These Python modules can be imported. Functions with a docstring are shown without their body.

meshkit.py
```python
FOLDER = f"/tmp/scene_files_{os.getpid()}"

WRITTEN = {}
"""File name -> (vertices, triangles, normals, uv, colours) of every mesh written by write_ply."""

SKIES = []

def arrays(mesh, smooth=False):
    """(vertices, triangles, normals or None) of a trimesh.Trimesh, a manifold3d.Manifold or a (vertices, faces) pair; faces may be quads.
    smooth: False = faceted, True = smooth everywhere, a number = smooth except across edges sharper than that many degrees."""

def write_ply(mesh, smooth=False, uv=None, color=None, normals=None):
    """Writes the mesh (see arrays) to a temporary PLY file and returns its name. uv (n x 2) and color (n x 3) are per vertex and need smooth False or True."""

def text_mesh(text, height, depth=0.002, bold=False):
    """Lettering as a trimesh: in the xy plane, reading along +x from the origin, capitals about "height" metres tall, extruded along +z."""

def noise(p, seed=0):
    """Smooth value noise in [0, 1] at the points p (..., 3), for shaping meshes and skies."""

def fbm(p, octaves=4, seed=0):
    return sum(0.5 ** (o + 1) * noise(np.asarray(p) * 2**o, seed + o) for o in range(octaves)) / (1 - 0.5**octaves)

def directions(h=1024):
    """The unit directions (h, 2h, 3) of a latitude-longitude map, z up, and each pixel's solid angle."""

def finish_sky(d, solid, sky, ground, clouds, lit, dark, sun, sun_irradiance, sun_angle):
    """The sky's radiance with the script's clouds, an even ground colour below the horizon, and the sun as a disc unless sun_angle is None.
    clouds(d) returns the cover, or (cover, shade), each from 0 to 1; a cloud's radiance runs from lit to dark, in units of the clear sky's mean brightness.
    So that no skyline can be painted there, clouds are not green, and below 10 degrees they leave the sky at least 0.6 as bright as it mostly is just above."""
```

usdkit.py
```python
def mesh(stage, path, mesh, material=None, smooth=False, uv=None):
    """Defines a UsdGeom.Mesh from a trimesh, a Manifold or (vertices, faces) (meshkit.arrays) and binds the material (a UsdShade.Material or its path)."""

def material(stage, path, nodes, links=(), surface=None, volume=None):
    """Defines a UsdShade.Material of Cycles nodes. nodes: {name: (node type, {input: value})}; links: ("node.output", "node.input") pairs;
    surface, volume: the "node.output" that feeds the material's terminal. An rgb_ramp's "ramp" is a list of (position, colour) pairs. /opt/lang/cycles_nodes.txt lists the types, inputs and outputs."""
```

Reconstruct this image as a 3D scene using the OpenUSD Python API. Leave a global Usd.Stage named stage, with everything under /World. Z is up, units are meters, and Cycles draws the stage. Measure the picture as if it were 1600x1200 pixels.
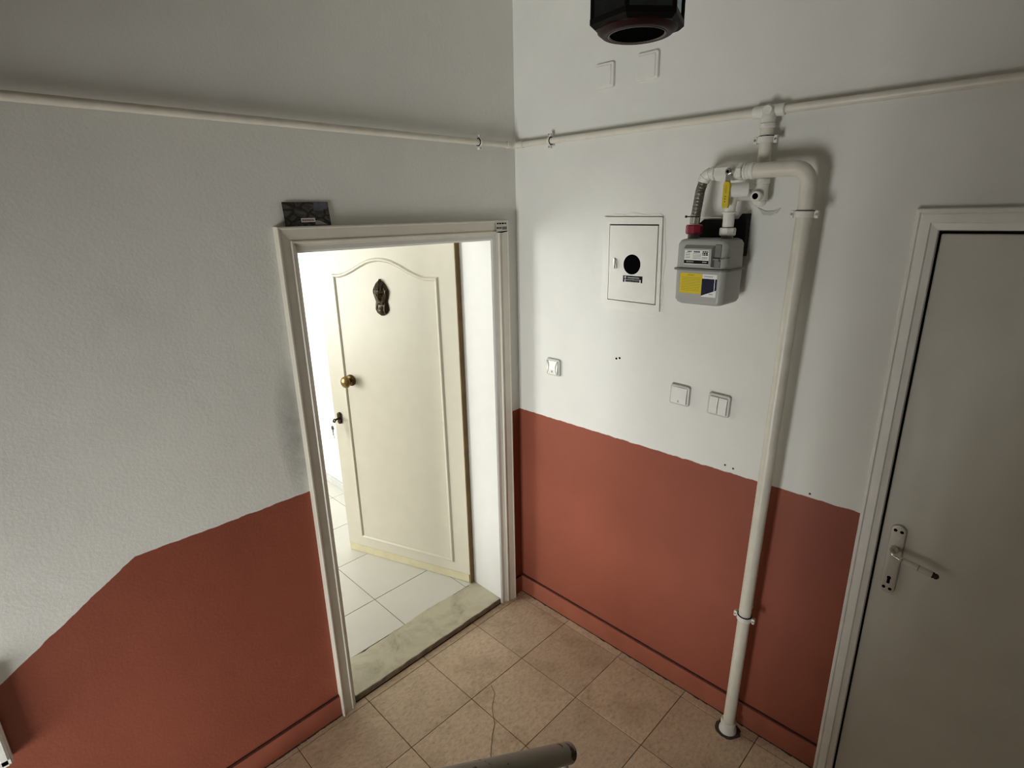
import math, random
import numpy as np
import trimesh
import usdkit, meshkit
from shapely.geometry import Polygon, box as sbox, Point
from shapely import affinity
from scipy.interpolate import PchipInterpolator
from pxr import Usd, UsdGeom, UsdLux, UsdShade, Gf, Sdf, Vt

random.seed(7)
rng = np.random.default_rng(7)
stage = Usd.Stage.CreateInMemory()
UsdGeom.SetStageUpAxis(stage, UsdGeom.Tokens.z)
UsdGeom.SetStageMetersPerUnit(stage, 1.0)
world = UsdGeom.Xform.Define(stage, '/World')
stage.SetDefaultPrim(world.GetPrim())
UsdGeom.Scope.Define(stage, '/World/Looks')

# ------------------------------------------------------------------ camera, sky, lights, exposure
# the room corner is the origin: wall_left lies in y = 0 (x < 0), wall_right in x = 0 (y < 0), the landing in z = 0
CAM = (-2.0003, -1.9427, 2.1278)
RIGHT, DOWN, FWD = (0.70143, -0.71247, -0.01952), (-0.22255, -0.19292, -0.95564), (0.67710, 0.67466, -0.29388)
cam = UsdGeom.Camera.Define(stage, '/World/camera')
cam.AddTransformOp().Set(Gf.Matrix4d(*RIGHT, 0, *[-c for c in DOWN], 0, *[-c for c in FWD], 0, *CAM, 1))
cam.CreateHorizontalApertureAttr(36.0)
cam.CreateVerticalApertureAttr(27.0)
cam.CreateFocalLengthAttr(36.0 * 866.466 / 1600)
cam.CreateClippingRangeAttr(Gf.Vec2f(0.05, 100))
cam.CreateExposureAttr(0.0)

dome = UsdLux.DomeLight.Define(stage, '/World/sky')
dome.CreateIntensityAttr(0.6)
dome.CreateColorAttr(Gf.Vec3f(0.85, 0.92, 1.0))


def rect_light(name, centre, toward, width, height, power, color):
    """A daylight panel in a window opening; emits along 'toward' (unit, horizontal)."""
    l = UsdLux.RectLight.Define(stage, '/World/' + name)
    z = -np.array(toward, float); y = np.array([0, 0, 1.0]); x = np.cross(y, z)
    l.AddTransformOp().Set(Gf.Matrix4d(*map(float, x), 0, *map(float, y), 0, *map(float, z), 0, *map(float, centre), 1))
    l.CreateWidthAttr(width); l.CreateHeightAttr(height)
    l.CreateIntensityAttr(power); l.CreateColorAttr(Gf.Vec3f(*color))


STAIR_WIN = (-2.10, -0.50, -1.10, 0.75)          # y0, y1, z0, z1 of the stairwell window in the end wall x = -4.9
HALL_WIN = (1.90, 3.50, 0.60, 2.50)              # y0, y1, z0, z1 of the window in the flat's hall, x = -3.6
rect_light('stair_daylight', (-4.99, sum(STAIR_WIN[:2]) / 2, sum(STAIR_WIN[2:]) / 2), (1, 0, 0), 1.54, 1.79, 22.0, (1.0, 0.995, 0.985))
rect_light('hall_daylight', (-3.69, sum(HALL_WIN[:2]) / 2, sum(HALL_WIN[2:]) / 2), (1, 0, 0), 1.54, 1.84, 20.3, (1.0, 0.995, 0.975))

# ------------------------------------------------------------------ helpers
used = {}


def numbered(parent, name):
    k = used.get((parent, name), 0)
    used[(parent, name)] = k + 1
    return f'{parent}/{name}' if k == 0 else f'{parent}/{name}_{k:03d}'


class Thing:
    def __init__(self, name, label, cat, at=(0, 0, 0), group=None, kind=None):
        self.path = numbered('/World', name)
        self.at = np.array(at, float)
        x = UsdGeom.Xform.Define(stage, self.path)
        x.AddTranslateOp().Set(Gf.Vec3d(*map(float, at)))
        p = x.GetPrim()
        p.SetCustomDataByKey('label', label)
        p.SetCustomDataByKey('category', cat)
        if group: p.SetCustomDataByKey('group', group)
        if kind: p.SetCustomDataByKey('kind', kind)

    def part(self, name, mesh, mat, smooth=30, label=None, under=None, kind=None):
        """mesh in world coordinates; under = path of a part for a sub-part. Returns the path."""
        v, f = np.array(mesh.vertices) - self.at, np.array(mesh.faces)
        path = numbered(under or self.path, name)
        m = usdkit.mesh(stage, path, trimesh.Trimesh(v, f, process=False), M[mat], smooth=smooth)
        if label: m.GetPrim().SetCustomDataByKey('label', label)
        if name in ('sticker_print', 'dial_print', 'counter_print', 'title_print', 'barcode_bars'): kind = 'stuff'   # print too small to pick apart
        if kind: m.GetPrim().SetCustomDataByKey('kind', kind)
        return path


def frame(origin, u, v):
    u, v = np.array(u, float), np.array(v, float)
    T = np.eye(4); T[:3, 0], T[:3, 1], T[:3, 2], T[:3, 3] = u, v, np.cross(u, v), origin
    return T


RW = frame((0, 0, 0), (0, -1, 0), (0, 0, 1))       # right wall: u = -y, v = z, n out of the wall (-x)
LW = frame((0, 0, 0), (1, 0, 0), (0, 0, 1))        # left wall: u = x, v = z, n out of the wall (-y)
FL = frame((0, 0, 0), (1, 0, 0), (0, 1, 0))        # floor: u = x, v = y, n = z
TH = math.radians(70)
LEAF = frame((-0.2, 0.22, 0), (math.cos(TH), -math.sin(TH), 0), (0, 0, 1))   # open leaf: u < 0 towards the free edge


def cat(*ms):
    out = []
    for m in ms: out += list(m) if isinstance(m, (list, tuple)) else [m]
    return trimesh.util.concatenate(out)


def prism(poly, n0, n1, F=np.eye(4)):
    ps = getattr(poly, 'geoms', [poly])
    m = cat([trimesh.creation.extrude_polygon(p, n1 - n0, engine='earcut') for p in ps])
    m.apply_translation((0, 0, n0)); m.apply_transform(F)
    return m


def hull(pts, F=np.eye(4)):
    m = trimesh.convex.convex_hull(np.asarray(pts, float)); m.apply_transform(F)
    return m


def bev(poly, n0, n1, b=0.003, F=np.eye(4)):
    """Convex plate with its front edge bevelled."""
    a = np.array(poly.exterior.coords)[:-1]; c = np.array(poly.buffer(-b).exterior.coords)[:-1]
    mid = np.array(poly.buffer(-b * 0.3).exterior.coords)[:-1]
    st = lambda p, z: np.column_stack([p, np.full(len(p), z)])
    return hull(np.vstack([st(a, n0), st(a, n1 - b), st(mid, n1 - b * 0.3), st(c, n1)]), F)


def cbox(lo, hi, b=0.003, F=np.eye(4)):
    lo, hi = np.array(lo, float), np.array(hi, float)
    pts = []
    for s in np.ndindex(2, 2, 2):
        p = np.where(s, hi, lo); d = np.where(s, -1, 1) * b
        for k in range(3):
            q = p + d; q[k] = p[k]; pts.append(q)
    return hull(pts, F)


def rrect(u0, u1, v0, v1, r, q=4):
    return sbox(u0 + r, v0 + r, u1 - r, v1 - r).buffer(r, quad_segs=q)


def ngon(cx, cy, r, n=6, ph=0.0):
    t = np.arange(n) * 2 * math.pi / n + ph
    return Polygon(np.column_stack([cx + r * np.cos(t), cy + r * np.sin(t)]))


def fillet(points, r, seg=8):
    P = [np.array(p, float) for p in points]; out = [P[0]]
    for a, b, c in zip(P, P[1:], P[2:]):
        d1, d2 = (a - b) / np.linalg.norm(a - b), (c - b) / np.linalg.norm(c - b)
        ang = math.acos(np.clip(d1 @ d2, -1, 1)); t = r / math.tan(ang / 2)
        o = b + (d1 + d2) / np.linalg.norm(d1 + d2) * (r / math.sin(ang / 2))
        s, e = b + d1 * t - o, b + d2 * t - o
        w = math.acos(np.clip(s @ e / r ** 2, -1, 1))
        for k in range(seg + 1):
            f = k / seg
            out.append(o + (math.sin((1 - f) * w) * s + math.sin(f * w) * e) / math.sin(w))
    return np.array(out + [P[-1]])


def tube(path, radius, n=20, cap=True):
    P = np.asarray(path, float); R = np.broadcast_to(np.asarray(radius, float), (len(P),))
    T = np.gradient(P, axis=0); T /= np.linalg.norm(T, axis=1)[:, None]
    a = np.cross(T[0], [0.3, 0.5, 0.81]); a /= np.linalg.norm(a)
    ang = np.arange(n) * 2 * math.pi / n; V = []
    for p, t, r in zip(P, T, R):
        a = a - (a @ t) * t; a /= np.linalg.norm(a); b = np.cross(t, a)
        V.append(p + r * (np.cos(ang)[:, None] * a + np.sin(ang)[:, None] * b))
    V = np.vstack(V); k = len(P); F = []
    for i in range(k - 1):
        for j in range(n):
            q = [i * n + j, i * n + (j + 1) % n, (i + 1) * n + (j + 1) % n, (i + 1) * n + j]
            F += [[q[0], q[1], q[2]], [q[0], q[2], q[3]]]
    if cap:
        V = np.vstack([V, P[0], P[-1]])
        for j in range(n):
            F += [[k * n, (j + 1) % n, j], [k * n + 1, (k - 1) * n + j, (k - 1) * n + (j + 1) % n]]
    return trimesh.Trimesh(V, F, process=False)


def lathe(prof, origin, axis, n=32):
    """prof: (radius, height) pairs along the axis from origin."""
    axis = np.array(axis, float) / np.linalg.norm(axis)
    P = [np.array(origin, float) + axis * h for _, h in prof]
    a = np.cross(axis, [0.3, 0.5, 0.81]); a /= np.linalg.norm(a); b = np.cross(axis, a)
    ang = np.arange(n) * 2 * math.pi / n
    V = np.vstack([p + max(r, 1e-5) * (np.cos(ang)[:, None] * a + np.sin(ang)[:, None] * b) for p, (r, _) in zip(P, prof)])
    F = []
    for i in range(len(prof) - 1):
        for j in range(n):
            q = [i * n + j, i * n + (j + 1) % n, (i + 1) * n + (j + 1) % n, (i + 1) * n + j]
            F += [[q[0], q[1], q[2]], [q[0], q[2], q[3]]]
    return trimesh.Trimesh(V, F, process=False)


def rod(a, b, r, n=20, ch=0.0):
    a, b = np.array(a, float), np.array(b, float); L = np.linalg.norm(b - a)
    c = min(ch or r * 0.12, L / 3)
    return lathe([(0, 0), (r - c, 0), (r, c), (r, L - c), (r - c, L), (0, L)], a, b - a, n)


def hexnut(a, b, r, ph=0.0, n=6):
    a, b = np.array(a, float), np.array(b, float); ax = (b - a) / np.linalg.norm(b - a)
    u = np.cross(ax, [0.3, 0.5, 0.81]); u /= np.linalg.norm(u); v = np.cross(ax, u)
    t = np.arange(n) * 2 * math.pi / n + ph; L = np.linalg.norm(b - a); pts = []
    for h, k in ((0, 0.9), (L * 0.15, 1), (L * 0.85, 1), (L, 0.9)):
        pts += [a + ax * h + k * r * (math.cos(s) * u + math.sin(s) * v) for s in t]
    return hull(pts)


def sweep(ringpts):
    """ringpts: list of (k, 3) rings, joined in order and capped (profile need not be convex)."""
    k = len(ringpts[0]); V = np.vstack(ringpts); F = []
    for i in range(len(ringpts) - 1):
        for j in range(k):
            q = [i * k + j, i * k + (j + 1) % k, (i + 1) * k + (j + 1) % k, (i + 1) * k + j]
            F += [[q[0], q[1], q[2]], [q[0], q[2], q[3]]]
    for base, flip in ((0, 1), ((len(ringpts) - 1) * k, 0)):
        for j in range(1, k - 1):
            F.append([base, base + j + 1, base + j] if flip else [base, base + j, base + j + 1])
    m = trimesh.Trimesh(V, F, process=False); m.fix_normals()
    return m


def moulding(path, prof, F):
    """Open polyline path [(u, v)] with mitred corners; prof [(w, t)], w to the left of travel, t out of the wall. One mesh per leg."""
    P = np.array(path, float); D = np.diff(P, axis=0); D /= np.linalg.norm(D, axis=1)[:, None]; N = np.column_stack([-D[:, 1], D[:, 0]])
    off = [N[0]]
    for i in range(len(D) - 1):
        m = N[i] + N[i + 1]; off.append(m / (m @ N[i]))
    off.append(N[-1]); legs = []
    for i in range(len(D)):
        rings = [np.array([[*(P[j] + w * off[j]), t] for w, t in prof]) for j in (i, i + 1)]
        g = sweep(rings); g.apply_transform(F); legs.append(g)
    return legs


def dashes(u0, u1, v0, v1, rows, n0, n1, F, lo=0.004, hi=0.014, fill=0.5, seed=1):
    """Print too small to read: rows of short bars."""
    r = np.random.default_rng(seed); out = []; ph = (v1 - v0) / rows
    for k in range(rows):
        u, vt = u0, v1 - k * ph
        while u < u1 - lo * 0.5:
            w = min(r.uniform(lo, hi), u1 - u)
            out.append(prism(sbox(u, vt - ph * fill, u + w, vt), n0, n1, F)); u += w + lo * 0.45
    return cat(out)


# ------------------------------------------------------------------ materials
M = {}


def mat(name, nodes, links, surface='p.BSDF'):
    M[name] = usdkit.material(stage, '/World/Looks/' + name, nodes, links, surface=surface)


def plain(name, color, rough=0.5, metal=0.0, var=0.06, scale=12.0, bump=0.0, bscale=200.0, **kw):
    """Base colour with faint mottling, optional fine relief."""
    c = np.array(color, float)
    nodes = {'g': ('geometry', {}), 'n': ('noise_texture', {'scale': scale, 'detail': 4.0}),
             'r': ('rgb_ramp', {'ramp': [(0.3, tuple(c * (1 - var))), (0.7, tuple(np.minimum(c * (1 + var), 1)))]}),
             'p': ('principled_bsdf', {'roughness': rough, 'metallic': metal, **kw})}
    links = [('g.position', 'n.vector'), ('n.fac', 'r.fac'), ('r.color', 'p.base_color')]
    if bump:
        nodes['bn'] = ('noise_texture', {'scale': bscale, 'detail': 3.0})
        nodes['b'] = ('bump', {'strength': bump, 'distance': 0.002})
        links += [('g.position', 'bn.vector'), ('bn.fac', 'b.height'), ('b.normal', 'p.normal')]
    mat(name, nodes, links)


WHITE, RED = (0.735, 0.725, 0.68), (0.262, 0.075, 0.045)


def wall_paint(name, left, bump):
    """White distemper above a red oil-painted dado with a hand-cut edge; on wall_left the edge follows the stairs down."""
    nodes = {
        'g': ('geometry', {}), 's': ('separate_xyz', {}),
        'wob': ('noise_texture', {'scale': 22.0, 'detail': 3.0}), 'wobs': ('math', {'math_type': 'multiply_add', 'value2': 0.012, 'value3': -0.006}),
        'd': ('math', {'math_type': 'subtract'}), 'd2': ('math', {'math_type': 'add'}),
        'f': ('map_range', {'from_min': -0.0015, 'from_max': 0.0015, 'to_min': 0.0, 'to_max': 1.0, 'clamp': True}),
        'nw': ('noise_texture', {'scale': 2.2, 'detail': 5.0, 'roughness': 0.6}),
        'rw': ('rgb_ramp', {'ramp': [(0.3, tuple(np.array(WHITE) * 0.95)), (0.7, tuple(np.array(WHITE) * 1.03))]}),
        'nr': ('noise_texture', {'scale': 3.0, 'detail': 5.0}),
        'rr': ('rgb_ramp', {'ramp': [(0.3, tuple(np.array(RED) * 0.93)), (0.7, tuple(np.array(RED) * 1.06))]}),
        'mix': ('mix', {'mix_type': 'mix'}),
        'b1': ('noise_texture', {'scale': 95.0, 'detail': 5.0, 'roughness': 0.6}), 'b2': ('noise_texture', {'scale': 5.0, 'detail': 4.0, 'distortion': 0.6}),
        'bs': ('math', {'math_type': 'multiply_add', 'value2': 0.35}),
        'b': ('bump', {'strength': bump, 'distance': 0.008}),
        'rough': ('mix_float', {'a': 0.50, 'b': 0.75}),
        'spec': ('mix_float', {'a': 0.16, 'b': 0.4}),
        'p': ('principled_bsdf', {'roughness': 0.7}),
    }
    links = [('g.position', 's.vector'), ('g.position', 'wob.vector'), ('wob.fac', 'wobs.value1'), ('s.z', 'd.value1'),
             ('d.value', 'd2.value1'), ('wobs.value', 'd2.value2'), ('d2.value', 'f.value'),
             ('g.position', 'nw.vector'), ('nw.fac', 'rw.fac'), ('g.position', 'nr.vector'), ('nr.fac', 'rr.fac'),
             ('f.result', 'mix.fac'), ('rr.color', 'mix.color1'), ('f.result', 'rough.fac'), ('rough.result', 'p.roughness'), ('f.result', 'spec.fac'), ('spec.result', 'p.specular_ior_level'), ('mix.color', 'p.base_color'),
             ('g.position', 'b1.vector'), ('g.position', 'b2.vector'), ('b1.fac', 'bs.value1'), ('b2.fac', 'bs.value3'), ('bs.value', 'b.height'), ('b.normal', 'p.normal')]
    if left:
        nodes['lim'] = ('math', {'math_type': 'multiply_add', 'value2': 0.627, 'value3': 1.106 + 0.627 * 1.77})
        nodes['lim2'] = ('math', {'math_type': 'minimum', 'value2': 1.106})
        nodes['lx'] = ('map_range', {'from_min': -0.10, 'from_max': -0.06, 'to_min': 0.0, 'to_max': 0.026, 'clamp': True})
        nodes['lim3'] = ('math', {'math_type': 'add'})
        # a grey hand-smudge beside the door casing
        nodes['sx'] = ('math', {'math_type': 'multiply_add', 'value2': 13.0, 'value3': 1.20 * 13.0}); nodes['sz'] = ('math', {'math_type': 'multiply_add', 'value2': 3.4, 'value3': -1.36 * 3.4})
        nodes['sx2'] = ('math', {'math_type': 'multiply'}); nodes['sz2'] = ('math', {'math_type': 'multiply_add'})
        nodes['sn'] = ('noise_texture', {'scale': 14.0, 'detail': 6.0, 'roughness': 0.7})
        nodes['sm'] = ('map_range', {'from_min': 0.0, 'from_max': 1.0, 'to_min': 1.15, 'to_max': 0.0, 'clamp': True})
        nodes['sf'] = ('math', {'math_type': 'multiply'})
        nodes['smudge'] = ('mix', {'mix_type': 'mix', 'color2': (0.27, 0.26, 0.235)})
        links += [('s.x', 'lim.value1'), ('lim.value', 'lim2.value1'), ('s.x', 'lx.value'), ('lim2.value', 'lim3.value1'), ('lx.result', 'lim3.value2'), ('lim3.value', 'd.value2'),
                  ('s.x', 'sx.value1'), ('s.z', 'sz.value1'), ('sx.value', 'sx2.value1'), ('sx.value', 'sx2.value2'), ('sz.value', 'sz2.value1'), ('sz.value', 'sz2.value2'), ('sx2.value', 'sz2.value3'),
                  ('sz2.value', 'sm.value'), ('g.position', 'sn.vector'), ('sn.fac', 'sf.value1'), ('sm.result', 'sf.value2'), ('sf.value', 'smudge.fac'), ('rw.color', 'smudge.color1'), ('smudge.color', 'mix.color2')]
    else:
        nodes['d'][1]['value2'] = 1.136
        links += [('rw.color', 'mix.color2')]
    mat(name, nodes, links)


wall_paint('wall_paint_left', True, 0.30)
wall_paint('wall_paint_right', False, 0.22)
plain('white_plaster', WHITE, 0.75, bump=0.2, bscale=60)
plain('hall_white', (0.80, 0.79, 0.75), 0.7)
plain('red_skirting', (0.30, 0.092, 0.055), 0.6, var=0.10, scale=9, bump=0.1, specular_ior_level=0.15)
plain('skirting_gap', (0.055, 0.014, 0.009), 0.9)
plain('casing_paint', (0.575, 0.54, 0.455), 0.38, var=0.04, bump=0.06, bscale=90)
plain('jamb_white', (0.665, 0.655, 0.615), 0.42, var=0.02)
plain('casing_white', (0.80, 0.78, 0.72), 0.4, var=0.04, bump=0.06, bscale=90)
plain('door_cream', (0.70, 0.66, 0.54), 0.35, var=0.02, bump=0.03, bscale=80)
plain('door_grey', (0.60, 0.575, 0.50), 0.42, var=0.04, scale=5, bump=0.05, bscale=120)
plain('sweep_yellow', (0.70, 0.64, 0.42), 0.5)
plain('raw_wood', (0.16, 0.10, 0.035), 0.7, var=0.2)
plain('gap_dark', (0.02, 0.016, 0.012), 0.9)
plain('pipe_cream', (0.68, 0.645, 0.55), 0.36, var=0.05, scale=20, bump=0.08, bscale=120)
plain('pipe_white', (0.74, 0.72, 0.66), 0.4, var=0.06, scale=40, bump=0.1, bscale=200)
plain('switch_white', (0.77, 0.76, 0.71), 0.3, var=0.01)
plain('switch_frame', (0.52, 0.52, 0.49), 0.35, var=0.01)
plain('plastic_white', (0.80, 0.79, 0.76), 0.35, var=0.01)
plain('icon_grey', (0.25, 0.25, 0.24), 0.6)
plain('panel_cream', (0.73, 0.715, 0.655), 0.42, var=0.03, bump=0.05, bscale=90)
plain('meter_grey', (0.36, 0.36, 0.335), 0.42, var=0.02)
plain('meter_dark', (0.17, 0.165, 0.15), 0.5)
plain('black', (0.003, 0.003, 0.003), 0.8, var=0.0, specular_ior_level=0.0)
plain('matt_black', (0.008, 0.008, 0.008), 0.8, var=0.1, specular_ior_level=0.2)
plain('paper_white', (0.78, 0.78, 0.74), 0.6, var=0.01)
plain('print_black', (0.006, 0.006, 0.007), 0.7, var=0.0, specular_ior_level=0.2)
plain('print_grey', (0.33, 0.33, 0.32), 0.6, var=0.0)
plain('sticker_yellow', (0.66, 0.50, 0.006), 0.4, var=0.02)
plain('yellow_print', (0.42, 0.32, 0.01), 0.5, var=0.0)
plain('sticker_navy', (0.007, 0.008, 0.032), 0.5, var=0.05, specular_ior_level=0.2)
plain('handle_yellow', (0.62, 0.46, 0.015), 0.4, var=0.08, scale=60)
plain('red_nut', (0.21, 0.008, 0.024), 0.35, var=0.1, scale=40)
plain('steel', (0.55, 0.55, 0.52), 0.28, metal=1.0, var=0.05)
plain('hose_steel', (0.20, 0.19, 0.165), 0.40, metal=0.85, var=0.15, scale=120)
plain('chrome', (0.75, 0.73, 0.68), 0.12, metal=1.0, var=0.01)
plain('bronze', (0.050, 0.036, 0.021), 0.27, metal=0.7, var=0.35, scale=60)
plain('brass', (0.24, 0.155, 0.065), 0.30, metal=1.0, var=0.25, scale=50)
plain('brass_dark', (0.11, 0.07, 0.028), 0.35, metal=1.0, var=0.25, scale=50)
plain('plate_steel', (0.46, 0.43, 0.365), 0.40, metal=0.35, var=0.05)
plain('grip_white', (0.58, 0.55, 0.47), 0.25, var=0.02)
plain('lantern_black', (0.004, 0.0035, 0.0035), 0.5, var=0.1, specular_ior_level=0.12)
plain('lantern_rim', (0.10, 0.075, 0.07), 0.4)
plain('lantern_red', (0.016, 0.003, 0.003), 0.45, specular_ior_level=0.18, var=0.2, scale=30)
plain('stone', (0.42, 0.40, 0.36), 0.7, var=0.15, bump=0.1)
plain('grout_brown', (0.085, 0.06, 0.036), 0.95, var=0.2, scale=30)
plain('grout_grey', (0.16, 0.15, 0.13), 0.9, var=0.1)
plain('hall_tile', (0.74, 0.725, 0.66), 0.28, var=0.015)
plain('hall_skirting', (0.55, 0.55, 0.52), 0.4)
plain('putty', (0.56, 0.55, 0.50), 0.8, var=0.08, scale=60)
plain('dirt', (0.075, 0.058, 0.04), 0.95, var=0.4, scale=70)
plain('riser_dirt', (0.17, 0.125, 0.08), 0.9, var=0.35, scale=30)
plain('crack', (0.115, 0.08, 0.05), 0.9, var=0.2)
mat('lantern_glass', {'t': ('transparent_bsdf', {'color': (0.42, 0.55, 0.58)}), 'gl': ('glossy_bsdf', {'color': (0.8, 0.95, 1.0), 'roughness': 0.04}), 'fr': ('fresnel', {'IOR': 1.9}), 'm': ('mix_closure', {})},
    [('fr.fac', 'm.fac'), ('t.BSDF', 'm.closure1'), ('gl.BSDF', 'm.closure2')], 'm.closure')
mat('pane_glass', {'t': ('transparent_bsdf', {'color': (0.97, 0.98, 0.97)}), 'gl': ('glossy_bsdf', {'roughness': 0.02}), 'fr': ('fresnel', {'IOR': 1.45}), 'm': ('mix_closure', {})},
    [('fr.fac', 'm.fac'), ('t.BSDF', 'm.closure1'), ('gl.BSDF', 'm.closure2')], 'm.closure')
# beige landing tile: travertine-like dashes and a worn, dusty tone that differs from tile to tile
mat('landing_tile', {
    'g': ('geometry', {}), 'o': ('object_info', {}), 'mp': ('mapping', {'scale': (1.0, 1.6, 1.0), 'rotation': (0, 0, 0.5)}),
    'n1': ('noise_texture', {'scale': 42.0, 'detail': 8.0, 'roughness': 0.76, 'distortion': 0.3}),
    'n2': ('noise_texture', {'scale': 4.5, 'detail': 6.0, 'roughness': 0.65}),
    'r1': ('rgb_ramp', {'ramp': [(0.30, (0.33, 0.235, 0.145)), (0.40, (0.62, 0.48, 0.33)), (0.55, (0.76, 0.60, 0.425)), (0.75, (0.84, 0.68, 0.50))]}),
    'r2': ('rgb_ramp', {'ramp': [(0.34, (0.78, 0.76, 0.73)), (0.52, (1.0, 1.0, 1.0))]}),
    'rt': ('map_range', {'to_min': 0.90, 'to_max': 1.06}), 'hv': ('hsv', {}),
    'mx': ('mix', {'mix_type': 'multiply', 'fac': 1.0}), 'b': ('bump', {'strength': 0.12, 'distance': 0.003}),
    'p': ('principled_bsdf', {'roughness': 0.62})},
    [('g.position', 'mp.vector'), ('mp.vector', 'n1.vector'), ('g.position', 'n2.vector'), ('n1.fac', 'r1.fac'), ('n2.fac', 'r2.fac'),
     ('r1.color', 'mx.color1'), ('r2.color', 'mx.color2'), ('o.random', 'rt.value'), ('mx.color', 'hv.color'), ('rt.result', 'hv.value'), ('hv.color', 'p.base_color'), ('n1.fac', 'b.height'), ('b.normal', 'p.normal')])
mat('threshold_marble', {
    'g': ('geometry', {}), 'n0': ('noise_texture', {'scale': 7.0, 'detail': 6.0, 'distortion': 0.5, 'roughness': 0.68}),
    'n2': ('noise_texture', {'scale': 2.5, 'detail': 4.0}),
    'r': ('rgb_ramp', {'ramp': [(0.32, (0.32, 0.30, 0.22)), (0.42, (0.50, 0.465, 0.345)), (0.54, (0.60, 0.56, 0.42)), (0.8, (0.68, 0.64, 0.50))]}),
    'p': ('principled_bsdf', {'roughness': 0.3})},
    [('g.position', 'n0.vector'), ('n0.fac', 'r.fac'), ('r.color', 'p.base_color')])
mat('rail_paint', {
    'g': ('geometry', {}), 'n': ('noise_texture', {'scale': 26.0, 'detail': 5.0, 'roughness': 0.65}),
    'r': ('rgb_ramp', {'ramp': [(0.375, (0.03, 0.022, 0.015)), (0.385, (0.30, 0.275, 0.22)), (1.0, (0.36, 0.33, 0.265))]}),
    'p': ('principled_bsdf', {'roughness': 0.42})}, [('g.position', 'n.vector'), ('n.fac', 'r.fac'), ('r.color', 'p.base_color')])
# a printed photograph of grey field stones
mat('stone_print', {
    'g': ('geometry', {}), 'mp': ('mapping', {'scale': (1.0, 1.0, 1.6)}), 'v': ('voronoi_texture', {'feature': 'distance_to_edge', 'scale': 22.0}), 'v2': ('voronoi_texture', {'scale': 22.0}),
    'n': ('noise_texture', {'scale': 60.0, 'detail': 5.0}),
    'r': ('rgb_ramp', {'ramp': [(0.0, (0.006, 0.005, 0.004)), (0.06, (0.02, 0.018, 0.014)), (0.12, (0.07, 0.066, 0.052)), (0.4, (0.045, 0.043, 0.035))]}),
    'rn': ('rgb_ramp', {'ramp': [(0.3, (0.35, 0.35, 0.35)), (0.7, (1.5, 1.5, 1.5))]}), 'mx': ('mix', {'mix_type': 'multiply', 'fac': 1.0}),
    'p': ('principled_bsdf', {'roughness': 0.35})},
    [('g.position', 'mp.vector'), ('mp.vector', 'v.vector'), ('mp.vector', 'n.vector'), ('v.distance', 'r.fac'), ('n.fac', 'rn.fac'), ('r.color', 'mx.color1'), ('rn.color', 'mx.color2'), ('mx.color', 'p.base_color')])
plain('print_sky', (0.10, 0.10, 0.135), 0.4, var=0.4, scale=40)
plain('print_red', (0.30, 0.08, 0.08), 0.5, var=0.0)

# ------------------------------------------------------------------ the setting
ZF = 3.08
# left wall with the doorway
w = Polygon([(-4.9, -1.85), (0.0, -1.85), (0.0, 4.9), (-4.9, 4.9)], [[(-1.13, -0.03), (-0.15, -0.03), (-0.15, 2.035), (-1.13, 2.035)]])
t = Thing('wall_left', 'white plastered wall with the open doorway, red dado stepping down with the stairs', 'wall', kind='structure')
t.part('plaster', prism(w, -0.222, 0.0, LW), 'wall_paint_left', smooth=False)
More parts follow.
